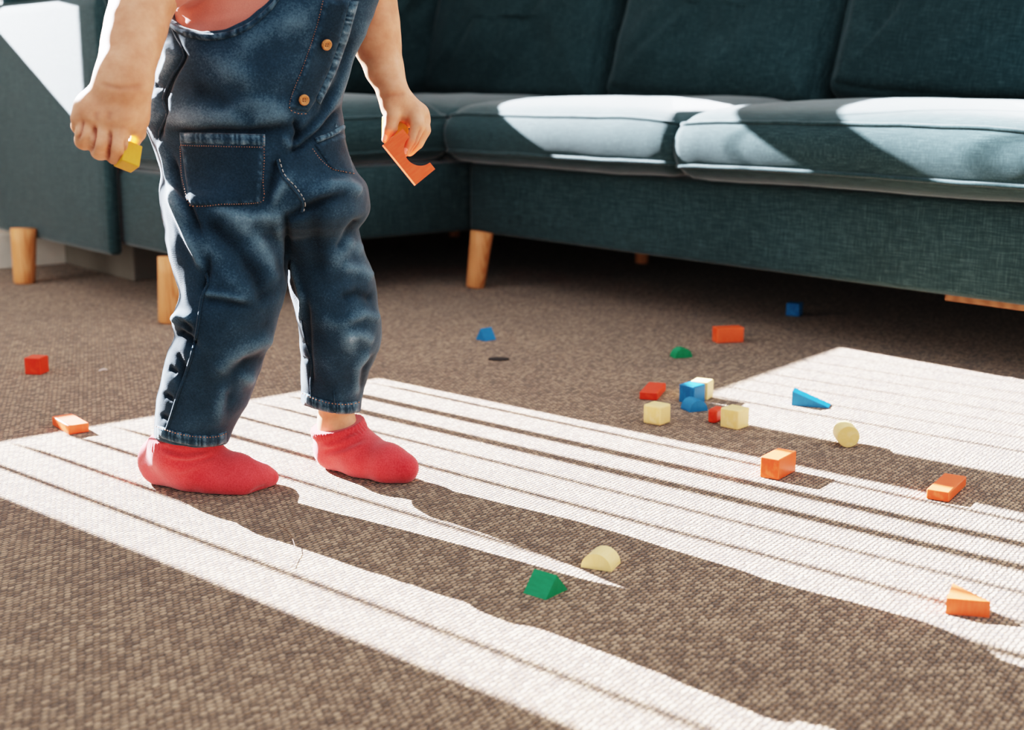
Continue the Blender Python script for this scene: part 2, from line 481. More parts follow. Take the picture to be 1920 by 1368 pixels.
# legs
def sofa_leg(top, bot, r0, r1):
    a, b = Vector(top), Vector(bot)
    pts = [a.lerp(b, t) for t in (0, .25, .5, .75, .97, 1.0)]
    rad = lambda t: (r0 + (r1 - r0) * t) * (1 if t < .99 else .93)
    vf = tube_mesh('leg', pts, 1.0, 20, False, rad)
    Ri = ROOM.inverted()
    vf = ([Ri @ v for v in vf[0]], vf[1])
    add_part('leg', vf, M['leg'], sofa)
def leg_px(bx, by, tx, ty, r0=.031, r1=.0235):
    b = gnd(bx, by - 6); t = P(tx, ty, b.y + .005); t.z = .145
    sofa_leg(t, b, r0, r1)
leg_px(46, 537, 44, 430, .033, .026)
leg_px(318, 611, 321, 478, .030, .0235)
leg_px(891, 545, 904, 440, .030, .023)
leg_px(1203, 500, 1206, 470, .024, .019)
leg_px(852, 450, 850, 420, .022, .018)
# pale wooden rail under the right end of the base
bm = bmesh.new(); bm_box(bm, (1.40, .06, .122), (1.70, .09, .139), .002)
link('rail', bm_mesh('rail', bm), M['rail'], sofa, None, False)

# ------------------------------------------------------------------ toy blocks
def finish_block(name, me, mat, label, cat, group, loc, ang, z=0.0):
    o = link(name, me, mat, None, None, False)
    o.matrix_world = Matrix.Translation((loc[0], loc[1], z)) @ Matrix.Rotation(ang, 4, 'Z')
    tag(o, label, cat, group)
    return o

def prism(outline, depth, bevel=.0012):
    """outline in local xy (ccw), extruded along z 0..depth"""
    bm = bmesh.new()
    lo = [bm.verts.new((p[0], p[1], 0)) for p in outline]; hi = [bm.verts.new((p[0], p[1], depth)) for p in outline]
    n = len(lo)
    bm.faces.new(lo[::-1]); bm.faces.new(hi)
    for i in range(n): bm.faces.new((lo[i], lo[(i + 1) % n], hi[(i + 1) % n], hi[i]))
    if bevel:
        es = [e for e in bm.edges if len(e.link_faces) == 2 and e.calc_face_angle(0) > .5]
        bmesh.ops.bevel(bm, geom=es, offset=bevel, segments=2, profile=.6, affect='EDGES')
    return bm

GRP = 'painted wooden toy blocks on the carpet'
def box_block(mat, corner, a1, l1, l2, h, label, name='toy_block', bevel=.0016):
    """corner = pixel of the nearest bottom corner; edge 1 leaves at angle a1, edge 2 at a1+90"""
    c = gnd(*corner)
    bm = bmesh.new(); bm_box(bm, (0, 0, .0004), (l1, l2, h), bevel, 2)
    return finish_block(name, bm_mesh(name, bm), M[mat], label, 'toy block', GRP, c, R(a1))

box_block('red', (76.4, 703), 80, .031, .031, .031, 'red cube block alone on the carpet at the far left', 'toy_cube')
box_block('orange', (129.2, 815.7), 37, .0315, .075, .0145, 'flat orange block lying left of the near red sock', 'toy_brick')
box_block('orange', (1344.4, 643.7), 13, .058, .028, .031, 'orange oblong block standing on edge just in front of the sofa shadow', 'toy_brick')
box_block('blue', (1498, 594), 62, .031, .031, .030, 'blue cube block in the dark under the sofa edge', 'toy_cube')
box_block('red', (1231.9, 751.2), 73, .080, .030, .0135, 'flat red block lying behind a cream cube', 'toy_brick')
box_block('blue', (1300.5, 759.5), 45, .031, .031, .031, 'blue cube block directly behind the blue half-round', 'toy_cube')
box_block('cream', (1326, 751), 62, .030, .030, .031, 'cream cube block half hidden behind the blue cube', 'toy_cube')
box_block('cream', (1238.1, 799.4), 52, .031, .032, .031, 'cream cube block in front of the flat red block', 'toy_cube', .003)
box_block('red', (1342.5, 795), 60, .03, .0145, .0225, 'small red block tucked against the left of a cream cube', 'toy_brick', .004)
box_block('cream', (1382.5, 807), 47, .032, .032, .031, 'cream cube block with a small red block behind its left side', 'toy_cube', .002)
box_block('orange', (1460, 901), 54, .0545, .028, .029, 'thick orange oblong block with ridged end on the sunlit carpet', 'toy_brick')
box_block('orange', (1779.1, 942.3), 57.5, .085, .029, .0137, 'flat orange block at the right, lying across a thin stripe of shadow', 'toy_brick')

def prism_block(mat, outline, depth, origin, ang, label, name, cat='toy block', bevel=.0012):
    """outline in (along ground, up); extruded along the other ground axis"""
    bm = prism(outline, depth, bevel)
    rot = Matrix.Rotation(R(90), 4, 'X')     # local y -> up, local z -> -y
    bmesh.ops.transform(bm, matrix=rot, verts=bm.verts[:])
    bmesh.ops.transform(bm, matrix=Matrix.Translation((0, depth, .0003)), verts=bm.verts[:])
    return finish_block(name, bm_mesh(name, bm), M[mat], label, cat, GRP, gnd(*origin), R(ang))
def half_round(r, n=22, hs=1.0):
    return [(-r, 0)] + [(r, 0)] + [(r * math.cos(math.pi * k / n), hs * r * math.sin(math.pi * k / n)) for k in range(1, n)]
def gang(a, b):
    A, B = gnd(*a), gnd(*b); return math.degrees(math.atan2(B.y - A.y, B.x - A.x)), (B - A).length
# blue triangular prism
a, L_ = gang((893, 636.5), (914.7, 639.2))
prism_block('blue', [(0, 0), (.03, 0), (.015, .0245)], .030, (892, 636.2), -48, 'blue triangular prism block on the shaded carpet between child and sofa', 'toy_prism')
# green half round
prism_block('green', half_round(.0185), .022, (1282, 671), 20, 'green half-round block in front of the sofa', 'toy_half_round')
# blue half round
a, L_ = gang((1292, 772), (1328, 770.5))
prism_block('blue', half_round(.0165, hs=1.1), .030, (1310, 771.5), 22, 'blue half-round block in front of the blue cube', 'toy_half_round')
# blue wedge
a, L_ = gang((1484, 760), (1552, 766.5))
prism_block('blue', [(0, 0), (.060, 0), (.060, .0015), (0, .024)], .028, (1484, 760), a + 3, 'blue sloping wedge block on the sunlit carpet', 'toy_wedge')
# cream half round (front)
a, L_ = gang((1086, 1062.7), (1148.8, 1073.3))
prism_block('cream', half_round(.0178), .030, (1117.4, 1068.0), a + 2, 'cream half-round block lying between the shadows of the legs', 'toy_half_round')
# green triangular prism (front)
c0 = gnd(1023, 1125); a1, l1 = gang((1023, 1125), (1071, 1102.7)); 
prism_block('green', [(0, 0), (.037, 0), (.0185, .0215)], .030, (1023, 1125), a1, 'green triangular prism block nearest the viewer', 'toy_prism')
# orange wedge lying on its side
A_, B_, D_ = gnd(1772.5, 1151), gnd(1855, 1158), gnd(1784, 1122)
bm = prism([(0, 0), (B_.x - A_.x, B_.y - A_.y), (D_.x - A_.x, D_.y - A_.y)], .0168, .001)
finish_block('toy_wedge', bm_mesh('toy_wedge', bm), M['orange'], 'pale orange wedge block lying on its side at the lower right', 'toy block', GRP, A_, 0, .0003)
# cream cylinder lying down
bm = bmesh.new()
cr = .0163
bmesh.ops.create_cone(bm, cap_ends=True, segments=40, radius1=cr, radius2=cr, depth=.034)
es = [e for e in bm.edges if len(e.link_faces) == 2 and e.calc_face_angle(0) > .8]
bmesh.ops.bevel(bm, geom=es, offset=.0014, segments=2, profile=.6, affect='EDGES')
bmesh.ops.transform(bm, matrix=Matrix.Rotation(R(90), 4, 'Y'), verts=bm.verts[:])
p0 = gnd(1590, 839.5); dirc = R(88)
o = finish_block('toy_cylinder', bm_mesh('toy_cylinder', bm), M['cream'], 'cream cylinder block lying on the edge of the sunlight', 'toy block', GRP,
                 (p0.x + .017 * math.cos(dirc), p0.y + .017 * math.sin(dirc)), dirc, cr + .0004)
for pl in o.data.polygons: pl.use_smooth = len(pl.vertices) == 4

# small bits and marks on the carpet
def ground_curve(name, pts, r, mat, label, cat):
    vf = tube_mesh(name, [gnd(p[0], p[1]) + Vector((0, 0, r + .0015 + (p[2] if len(p) > 2 else 0))) for p in pts], r, 5)
    me = mesh_py(name, *vf); o = link(name, me, mat); tag(o, label, cat); return o
ground_curve('loose_thread', [(522, 987), (538, 1003, .004), (548, 1018, .006), (554, 1035, .004), (556, 1050), (551, 1062), (545, 1066)], 0.00042, M['thread_t'], 'fine loose thread curling on the carpet in front of the near sock', 'thread')
ground_curve('lint_scrap', [(186, 699), (193, 698, .002), (201, 697)], .0022, M['lint'], 'pale scrap of lint on carpet behind the flat orange block', 'lint')
bm = bmesh.new(); bmesh.ops.create_uvsphere(bm, u_segments=18, v_segments=8, radius=1.0)
bmesh.ops.transform(bm, matrix=Matrix.Diagonal((.021, .0145, .0028, 1)), verts=bm.verts[:])
o = link('dark_spot', bm_mesh('dark_spot', bm), M['dark']); o.location = gnd(935, 674) + Vector((0, 0, .0015))  # dark flattened disc lying on the carpet
tag(o, 'small dark flat spot on the carpet below the blue prism', 'scrap')

# ------------------------------------------------------------------ implicit surfaces -> one continuous mesh
class Field:
    def __init__(s, lo, hi, h):
        s.lo = np.array(lo, float); s.h = h
        s.n = np.ceil((np.array(hi) - s.lo) / h).astype(int) + 1
        s.f = np.full(s.n, 1.0, np.float32)
        s.ax = [s.lo[i] + h * np.arange(s.n[i]) for i in range(3)]
    def box(s, lo, hi):
        a = np.clip(np.floor((np.array(lo) - s.lo) / s.h).astype(int), 0, s.n)
        b = np.clip(np.ceil((np.array(hi) - s.lo) / s.h).astype(int) + 1, 0, s.n)
        return tuple(slice(a[i], b[i]) for i in range(3))
    def grid(s, sl):
        return np.meshgrid(s.ax[0][sl[0]], s.ax[1][sl[1]], s.ax[2][sl[2]], indexing='ij', sparse=True)
    def merge(s, sl, d, k):
        f = s.f[sl]
        if k > 0:
            h = np.maximum(k - np.abs(f - d), 0) / k
            s.f[sl] = np.minimum(f, d) - h * h * k * .25
        else: s.f[sl] = np.minimum(f, d)
    def cone(s, a, b, ra, rb, k=.006, flat=None):
        a = np.array(a, float); b = np.array(b, float); m = max(ra, rb) + k * 1.5 + 3 * s.h
        sl = s.box(np.minimum(a, b) - m, np.maximum(a, b) + m)
        X, Y, Z = s.grid(sl)
        ab = b - a; L2 = max(1e-12, ab @ ab)
        t = np.clip(((X - a[0]) * ab[0] + (Y - a[1]) * ab[1] + (Z - a[2]) * ab[2]) / L2, 0, 1)
        dx, dy, dz = X - (a[0] + t * ab[0]), Y - (a[1] + t * ab[1]), Z - (a[2] + t * ab[2])
        if flat is not None:      # (axis, factor): squash the section along an axis
            ax, q = np.array(flat[0], float), flat[1]; ax = ax / np.linalg.norm(ax)
            c = dx * ax[0] + dy * ax[1] + dz * ax[2]
            d = np.sqrt(np.maximum(dx * dx + dy * dy + dz * dz - c * c + (c / q) ** 2, 0)) - (ra + (rb - ra) * t)
            d = d * min(1, q)
        else:
            d = np.sqrt(dx * dx + dy * dy + dz * dz) - (ra + (rb - ra) * t)
        s.merge(sl, d.astype(np.float32), k)
    def chain(s, pts, rad, k=.006, flat=None):
        for i in range(len(pts) - 1): s.cone(pts[i], pts[i + 1], rad[i], rad[i + 1], k if i == 0 else min(k, .004), flat)
    def rings(s, ring, k=.01, grow=0.0, sq=2.0):
        """ring rows: z, cx, cy, rx, ry"""
        a = np.array(sorted(ring)); z0, z1 = a[0, 0], a[-1, 0]
        m = .03
        sl = s.box((np.min(a[:, 1] - a[:, 3]) - m, np.min(a[:, 2] - a[:, 4]) - m, z0 - m), (np.max(a[:, 1] + a[:, 3]) + m, np.max(a[:, 2] + a[:, 4]) + m, z1 + m))
        X, Y, Z = s.grid(sl); zz = np.clip(Z, z0, z1)
        it = lambda j: np.interp(zz, a[:, 0], smooth1(a[:, j]))
        cx, cy, rx, ry = it(1), it(2), it(3) + grow, it(4) + grow
        q = ((np.abs(X - cx) / rx) ** sq + (np.abs(Y - cy) / ry) ** sq) ** (1 / sq)
        d = (q - 1) * np.minimum(rx, ry)
        dz = np.maximum(np.maximum(z0 - Z, Z - z1), 0)
        d = np.where(dz > 0, np.maximum(d, 0) + 0 * d + np.sqrt(np.maximum(d, 0) ** 2 + dz ** 2) - np.maximum(d, 0), d)
        d = np.where((dz > 0) & (d < dz), dz, d)
        s.merge(sl, d.astype(np.float32), k)
    def keep(s, g):       # intersection with a half-space like field g(X,Y,Z) < 0
        sl = tuple(slice(0, n) for n in s.n); X, Y, Z = s.grid(sl)
        s.f = np.maximum(s.f, g(X, Y, Z).astype(np.float32))
    def mesh(s, name, relax=2):
        f = s.f; ins = f < 0
        c = [f[i:f.shape[0] - 1 + i, j:f.shape[1] - 1 + j, k:f.shape[2] - 1 + k] for i in (0, 1) for j in (0, 1) for k in (0, 1)]
        cnt = sum((x < 0).astype(np.int8) for x in c)
        act = (cnt > 0) & (cnt < 8)
        idx = np.argwhere(act); vid = np.full(act.shape, -1, np.int64); vid[act] = np.arange(len(idx))
        val = np.stack([x[act] for x in c], 1)
        off = np.array([(i, j, k) for i in (0, 1) for j in (0, 1) for k in (0, 1)], float)
        acc = np.zeros((len(idx), 3)); num = np.zeros(len(idx))
        for e0 in range(8):
            for bit in (1, 2, 4):
                e1 = e0 | bit
                if e1 == e0: continue
                va, vb = val[:, e0], val[:, e1]
                mk = (va < 0) != (vb < 0)
                t = np.where(mk, va / np.where(mk, va - vb, 1), 0)
                pt = off[e0] + t[:, None] * (off[e1] - off[e0])
                acc += pt * mk[:, None]; num += mk
        co = s.lo + s.h * (idx + acc / num[:, None])
        quads = []
        for ax in range(3):
            o1, o2 = [(1, 2), (2, 0), (0, 1)][ax]
            sa = [slice(None)] * 3; sb = [slice(None)] * 3
            sa[ax] = slice(0, -1); sb[ax] = slice(1, None)
            a, b = ins[tuple(sa)], ins[tuple(sb)]
            e = np.argwhere(a != b)
            ok = (e[:, o1] > 0) & (e[:, o2] > 0) & (e[:, o1] < s.n[o1] - 1) & (e[:, o2] < s.n[o2] - 1); e = e[ok]
            up = a[tuple(e.T)]
            q = []
            for d1, d2 in ((-1, -1), (0, -1), (0, 0), (-1, 0)):
                p = e.copy(); p[:, o1] += d1; p[:, o2] += d2
                q.append(vid[tuple(p.T)])
            q = np.stack(q, 1)
            q[~up] = q[~up][:, ::-1]
            quads.append(q)
        quads = np.concatenate(quads)
        for _ in range(relax):
            acc = np.zeros_like(co); num = np.zeros(len(co))
            for a, b in ((0, 1), (1, 2), (2, 3), (3, 0)):
                np.add.at(acc, quads[:, a], co[quads[:, b]]); np.add.at(num, quads[:, a], 1)
                np.add.at(acc, quads[:, b], co[quads[:, a]]); np.add.at(num, quads[:, b], 1)
            co = co * .45 + .55 * acc / num[:, None]
        me = bpy.data.meshes.new(name)
        me.vertices.add(len(co)); me.vertices.foreach_set('co', co.astype(np.float32).ravel())
        me.loops.add(quads.size); me.loops.foreach_set('vertex_index', quads.ravel().astype(np.int32))
        me.polygons.add(len(quads)); me.polygons.foreach_set('loop_start', np.arange(0, quads.size, 4, dtype=np.int32))
        me.update(calc_edges=True); me.validate()
        return me

def smooth1(a):
    a = np.array(a, float)
    if len(a) > 3:
        b = a.copy(); b[1:-1] = a[1:-1] * .7 + (a[:-2] + a[2:]) * .15; return b
    return a

def get_co(me):
    co = np.empty(len(me.vertices) * 3, np.float32); me.vertices.foreach_get('co', co); return co.reshape(-1, 3).astype(float)
def get_no(me):
    no = np.empty(len(me.vertices) * 3, np.float32); me.vertex_normals.foreach_get('vector', no); return no.reshape(-1, 3).astype(float)
def set_co(me, co):
    me.vertices.foreach_set('co', co.astype(np.float32).ravel()); me.update()

def poly_dist(px, pl):
    pl = np.array(pl, float); best = np.full(len(px), 1e9); tt = np.zeros(len(px))
    tot = max(1, len(pl) - 1)
    for i in range(len(pl) - 1):
        a, b = pl[i, :2], pl[i + 1, :2]; ab = b - a
        t = np.clip(((px - a) @ ab) / max(1e-9, ab @ ab), 0, 1)
        d = np.linalg.norm(px - (a + t[:, None] * ab), axis=1)
        m = d < best; best[m] = d[m]; tt[m] = (i + t[m]) / tot
    return best, tt

def apply_folds(me, folds, wear_shade=True, noise_amp=.0012):
    """folds: (polyline on the visible side, height in m, width in px)"""
    co, no = get_co(me), get_no(me)
    px = project(co)
    view = co - np.array([0, 0, H]); view /= np.linalg.norm(view, axis=1)[:, None]
    front = np.clip(-(no * view).sum(1) * 3 + .25, 0, 1)
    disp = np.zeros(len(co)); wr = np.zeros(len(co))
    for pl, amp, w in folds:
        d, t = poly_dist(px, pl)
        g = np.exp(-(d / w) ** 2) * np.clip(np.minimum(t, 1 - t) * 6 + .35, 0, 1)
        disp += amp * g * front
        wr += np.sign(amp) * min(1, abs(amp) / .004) * g * front * .8
    from mathutils import noise
    nz = np.array([noise.noise(Vector(c * 26)) + .5 * noise.noise(Vector(c * 60)) for c in co]) if noise_amp else 0
    disp += noise_amp * nz
    co = co + no * disp[:, None]
    set_co(me, co)
    if wear_shade:
        at = me.attributes.new('wear_shade', 'FLOAT', 'POINT')  # denim reads it as wear, skin as painted crease shade
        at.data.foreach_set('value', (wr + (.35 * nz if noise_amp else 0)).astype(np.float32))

# ------------------------------------------------------------------ the child
person = empty('person', (0, 0, 0))
tag(person, 'small child in blue denim dungarees and red socks walking with toy blocks in both hands', 'person')

def ring_rows(rows):
    out = []
    for (py, l, r, Y, ry) in rows:
        a, b = P(l, py, Y), P(r, py, Y)
        out.append((a.z, (a.x + b.x) / 2, Y, (b.x - a.x) / 2, ry))
    return out

TORSO = ring_rows([(-70, 330, 716, 1.675, .090), (-30, 322, 716, 1.675, .096), (0, 318, 711, 1.675, .100), (30, 310, 700, 1.675, .104), (66, 298, 681, 1.675, .108),
                   (100, 290, 660, 1.675, .112), (140, 286, 650, 1.675, .115), (175, 283, 641, 1.68, .115), (205, 275, 640, 1.68, .113),
                   (230, 272, 646, 1.68, .110), (252, 281, 645, 1.68, .106), (287, 297, 653, 1.68, .104), (325, 308, 666, 1.68, .104),
                   (365, 317, 681, 1.685, .102), (400, 320, 682, 1.685, .096), (418, 340, 664, 1.685, .084), (432, 380, 632, 1.685, .06), (441, 430, 600, 1.685, .03)])
LEGR = ring_rows([(360, 318, 500, 1.668, .098), (409, 318, 532, 1.662, .094), (446, 313, 539, 1.656, .088), (483, 319, 541, 1.65, .080),
                  (516, 331, 540, 1.645, .077), (545, 341, 537, 1.642, .074), (562, 340, 531, 1.64, .072), (580, 329, 526, 1.64, .071), (602, 323, 519, 1.642, .070), (626, 336, 512, 1.645, .068),
                  (652, 317, 504, 1.65, .067), (685, 308, 492, 1.655, .065), (722, 300, 479, 1.66, .062), (760, 294, 463, 1.664, .059), (785, 291, 447, 1.667, .057),
                  (815, 290, 431, 1.67, .055), (845, 291, 424, 1.672, .053)])
LEGL = ring_rows([(350, 545, 676, 1.70, .098), (385, 540, 683, 1.702, .096), (415, 538, 677, 1.707, .091), (432, 540, 669, 1.71, .087), (455, 540, 676, 1.713, .082), (483, 541, 684, 1.717, .074),
                  (512, 540, 701, 1.72, .072), (543, 541, 709, 1.722, .070), (577, 554, 708, 1.725, .067), (604, 562, 716, 1.728, .066), (632, 563, 715, 1.733, .064),
                  (656, 564, 711, 1.738, .061), (679, 565, 703, 1.742, .058), (704, 565, 690, 1.746, .054), (726, 565, 682, 1.75, .051), (747, 564, 678, 1.753, .049), (785, 566, 675, 1.755, .047)])

# ---- dungarees
fd = Field((-.56, 1.52, .03), (-.10, 1.84, .70), .0026)
fd.rings(LEGR, 0); fd.rings(LEGL, .005); fd.rings(TORSO, .034)
# bib opening at the child's right side
bx = [P(p[0], p[1], 1.60) for p in ((285, -60), (311, 30), (340, 50), (385, 61), (430, 56), (470, 38), (505, 8), (540, -40), (600, -110))]
bxx = np.array([b.x for b in bx]); bzz = np.array([b.z for b in bx])
fd.keep(lambda X, Y, Z: Z - np.interp(X, bxx, bzz))
# hem planes
def hem_plane(pts):
    a, b, c = [Vector(p) for p in pts]; n = (b - a).cross(Vector((0, 1, -.13))).normalized()
    if n.z < 0: n = -n
    return a, n
hr = hem_plane((P(291, 818, 1.67), P(425, 834, 1.67), P(370, 841, 1.615)))
hl = hem_plane((P(566, 756, 1.755), P(676, 774, 1.755), P(630, 778, 1.708)))
midx = -.315
def hemcut(X, Y, Z):
    g1 = -((X - hr[0].x) * hr[1].x + (Y - hr[0].y) * hr[1].y + (Z - hr[0].z) * hr[1].z)
    g2 = -((X - hl[0].x) * hl[1].x + (Y - hl[0].y) * hl[1].y + (Z - hl[0].z) * hl[1].z)
    return np.where(X + 0 * Y + 0 * Z < midx, g1, g2)
fd.keep(hemcut)
dme = fd.mesh('dungarees', 7); del fd
FOLDS = [
    # torso
    ([(328, 248), (400, 246), (470, 247), (545, 237)], -.006, 9), ([(296, 220), (380, 222), (470, 222), (560, 214)], .006, 22),
    ([(326, 64), (345, 104), (320, 148), (306, 186), (314, 212), (301, 240), (299, 262)], -.006, 6),
    ([(305, 80), (318, 110), (300, 150)], .005, 9), ([(290, 160), (302, 165)], -.003, 5), ([(292, 180), (288, 205), (282, 232)], .006, 8),
    ([(350, 90), (420, 120), (480, 170)], .003, 22), ([(420, 210), (470, 190), (520, 195)], .003, 14), ([(440, 90), (520, 60), (580, 20)], .003, 25),
    ([(360, 160), (430, 200), (480, 230)], -.003, 16),
    ([(690, 30), (652, 120), (625, 190), (572, 262)], .006, 12), ([(660, 60), (632, 150), (600, 215), (556, 262)], -.005, 7),
    ([(552, 225), (560, 250), (548, 275)], -.006, 5), ([(530, 255), (540, 272), (560, 268)], .005, 8),
    ([(640, 200), (600, 245), (565, 275), (545, 283)], -.006, 6),
    # hip / thighs
    ([(300, 265), (312, 300), (322, 350), (350, 410)], .006, 7), ([(326, 300), (335, 350), (356, 392), (376, 440)], -.005, 6),
    ([(318, 355), (338, 410), (360, 460), (382, 505)], .0065, 7), ([(520, 300), (512, 335), (500, 392)], -.004, 9), ([(500, 395), (520, 360), (545, 330)], .004, 10),
    ([(536, 410), (570, 392), (640, 365)], -.005, 9), ([(534, 402), (538, 430), (541, 470), (541, 520)], -.006, 5), ([(520, 420), (526, 460), (530, 500)], .003, 8), ([(400, 392), (470, 408), (534, 404)], .004, 12), ([(420, 400), (470, 440), (505, 490), (522, 530)], .005, 16),
    ([(385, 415), (440, 460), (480, 510), (490, 545)], -.004, 14), ([(355, 440), (400, 480), (430, 520), (470, 560)], .002, 16),
    ([(530, 470), (520, 540), (480, 565)], -.003, 14),
    ([(392, 480), (388, 520), (380, 545)], -.004, 6), ([(384, 550), (415, 553), (460, 563)], .004, 6), ([(384, 562), (420, 566), (470, 575)], -.003, 8),
    # right lower leg
    ([(322, 600), (338, 592), (360, 600)], .006, 9), ([(330, 622), (350, 634), (366, 648)], -.008, 8), ([(345, 600), (358, 624)], -.004, 7),
    ([(512, 632), (470, 650), (430, 672), (408, 700)], .006, 13), ([(500, 665), (460, 678), (440, 705), (425, 760)], -.004, 12), ([(478, 715), (450, 705), (420, 735), (404, 790)], .005, 12),
    ([(330, 660), (345, 690), (338, 720)], -.003, 7), ([(316, 690), (330, 700)], -.004, 6), ([(308, 740), (322, 748)], -.004, 5), ([(302, 780), (316, 786)], -.004, 5),
    # left leg
    ([(610, 345), (650, 348), (676, 360)], .006, 11), ([(676, 412), (650, 440), (634, 470)], -.007, 9), ([(684, 470), (650, 452), (620, 500)], .004, 14),
    ([(600, 380), (590, 440), (600, 520)], -.003, 18), ([(640, 500), (672, 505), (700, 520)], .005, 12), ([(700, 560), (670, 548), (640, 560)], -.004, 10),
    ([(710, 596), (680, 588), (650, 600)], .006, 10), ([(700, 640), (672, 626), (650, 632)], .004, 10), ([(690, 660), (668, 690), (666, 740)], .004, 8), ([(706, 665), (684, 690), (678, 730)], -.004, 7),
    ([(545, 480), (558, 530), (568, 560), (564, 600)], .005, 5), ([(575, 560), (580, 640), (584, 720)], -.003, 5), ([(566, 640), (574, 650)], -.003, 4), ([(566, 670), (575, 676)], -.003, 4),
    ([(600, 600), (640, 610), (660, 660)], .003, 14),
]
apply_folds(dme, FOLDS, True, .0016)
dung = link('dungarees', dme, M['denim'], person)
dung['label'] = 'blue denim dungarees with patch pockets and side buttons'
BV = BVHTree.FromPolygons([v.co.copy() for v in dme.vertices], [tuple(p.vertices) for p in dme.polygons])
CAM = Vector((0, 0, H))
def hit(px, py, off=.0):
    d = ray(px, py).normalized()
    loc, no, i, dist = BV.ray_cast(CAM, d)
    if loc is None:
        loc, no, i, dist = BV.find_nearest(P(px, py, 1.64))
    return loc + no * off * .6 - d * off * .4

def patch(name, top, bot, nu, nv, off, mat, parent, pucker=0.0, thick=.0022, wearv=.0):
    """cloth patch laid on the garment between two pixel polylines"""
    def samp(pl, t):
        pl = [Vector((p[0], p[1])) for p in pl]
        L = [0]
        for i in range(len(pl) - 1): L.append(L[-1] + (pl[i + 1] - pl[i]).length)
        x = t * L[-1]
        for i in range(len(pl) - 1):
            if x <= L[i + 1] + 1e-9: return pl[i].lerp(pl[i + 1], (x - L[i]) / max(1e-9, L[i + 1] - L[i]))
        return pl[-1]
    vs, fs, w = [], [], []
    for layer in (0, 1):
        for j in range(nv + 1):
            for i in range(nu + 1):
                p = samp(top, i / nu).lerp(samp(bot, i / nu), j / nv)
                e = min(i, nu - i, j, nv - j)
                o = off + (pucker * math.sin(i * 1.9 + 2 * math.sin(i * .7)) if pucker else 0)
                if layer: o = -.004
                elif e == 0: o = off * .3
                vs.append(hit(p.x, p.y, o)); w.append(wearv + (.8 if e <= 1 and not layer else 0) * random.random() + (pucker and .5 * math.sin(i * 1.9 + 2 * math.sin(i * .7))))
    n1 = (nu + 1) * (nv + 1)
    ix = lambda i, j, l: l * n1 + j * (nu + 1) + i
    for j in range(nv):
        for i in range(nu):
            fs.append((ix(i, j, 0), ix(i, j + 1, 0), ix(i + 1, j + 1, 0), ix(i + 1, j, 0)))
            fs.append((ix(i, j, 1), ix(i + 1, j, 1), ix(i + 1, j + 1, 1), ix(i, j + 1, 1)))
    ring = [(i, 0) for i in range(nu)] + [(nu, j) for j in range(nv)] + [(i, nv) for i in range(nu, 0, -1)] + [(0, j) for j in range(nv, 0, -1)]
    for a, b in zip(ring, ring[1:] + ring[:1]):
        fs.append((ix(*a, 0), ix(*b, 0), ix(*b, 1), ix(*a, 1)))
    me = mesh_py(name, vs, fs); fix(me)
    at = me.attributes.new('wear_shade', 'FLOAT', 'POINT'); at.data.foreach_set('value', np.array(w, np.float32))
    return link(name, me, mat, parent)

def dense(pl, step=3.0):
    out = []
    for a, b in zip(pl, pl[1:]):
        n = max(1, int(math.dist(a, b) / step))
        for k in range(n): out.append((a[0] + (b[0] - a[0]) * k / n, a[1] + (b[1] - a[1]) * k / n))
    out.append(pl[-1]); return out

def spl(pl, n=8):
    """catmull-rom through pixel points"""
    p = [Vector((a[0], a[1])) for a in pl]; p = [p[0] * 2 - p[1]] + p + [p[-1] * 2 - p[-2]]; out = []
    for i in range(1, len(p) - 2):
        for k in range(n):
            t = k / n; a, b, c, d = p[i - 1:i + 3]
            q = .5 * ((2 * b) + (c - a) * t + (2 * a - 5 * b + 4 * c - d) * t * t + (3 * b - a - 3 * c + d) * t ** 3)
            out.append((q.x, q.y))
    out.append(tuple(p[-2])); return out

def stitches(name, lines, mat, parent, off=.0022, r=.00042, dash=3.2):
    parts = []
    for pl in lines:
        pts = [hit(p[0], p[1], off) for p in dense(spl(pl), 1.4)]
        seg = max(2, int(dash / 1.4)); i = 0
        while i + 1 < len(pts):
            parts.append(tube_mesh('s', pts[i:i + seg], r, 4)); i += seg + 1
    v, f = join_vf(parts)
    return link(name, mesh_py(name, v, f), mat, parent)
def seam(name, pl, r, mat, parent, off=.0):
    pts = [hit(p[0], p[1], off) for p in dense(spl(pl), 2.5)]
    v, f = tube_mesh(name, pts, r, 6)
    return link(name, mesh_py(name, v, f), mat, parent)

# right front patch pocket
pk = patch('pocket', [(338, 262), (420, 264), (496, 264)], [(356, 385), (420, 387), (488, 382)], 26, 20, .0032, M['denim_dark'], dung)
hb = patch('pocket_hem', [(337, 248), (420, 250), (497, 252)], [(339, 269), (420, 272), (497, 274)], 40, 4, .005, M['denim'], pk, .0012, wearv=.3)
stitches('stitching', [[(341, 271), (420, 274), (495, 276)], [(494, 256), (495, 300), (493, 340), (494, 366), (484, 379), (420, 384), (372, 386), (356, 378), (344, 330), (340, 272)]], M['thread_o'], pk, .0042)
# left front pocket
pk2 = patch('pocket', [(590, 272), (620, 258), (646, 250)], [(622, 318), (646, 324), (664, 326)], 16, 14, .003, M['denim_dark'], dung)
patch('pocket_hem', [(590, 259), (620, 247), (648, 231)], [(594, 268), (622, 257), (646, 243)], 20, 3, .004, M['denim'], pk2, .001, wearv=.3)
stitches('stitching', [[(584, 279), (600, 300), (620, 317), (645, 324), (664, 328)]], M['thread_o'], pk2, .004)
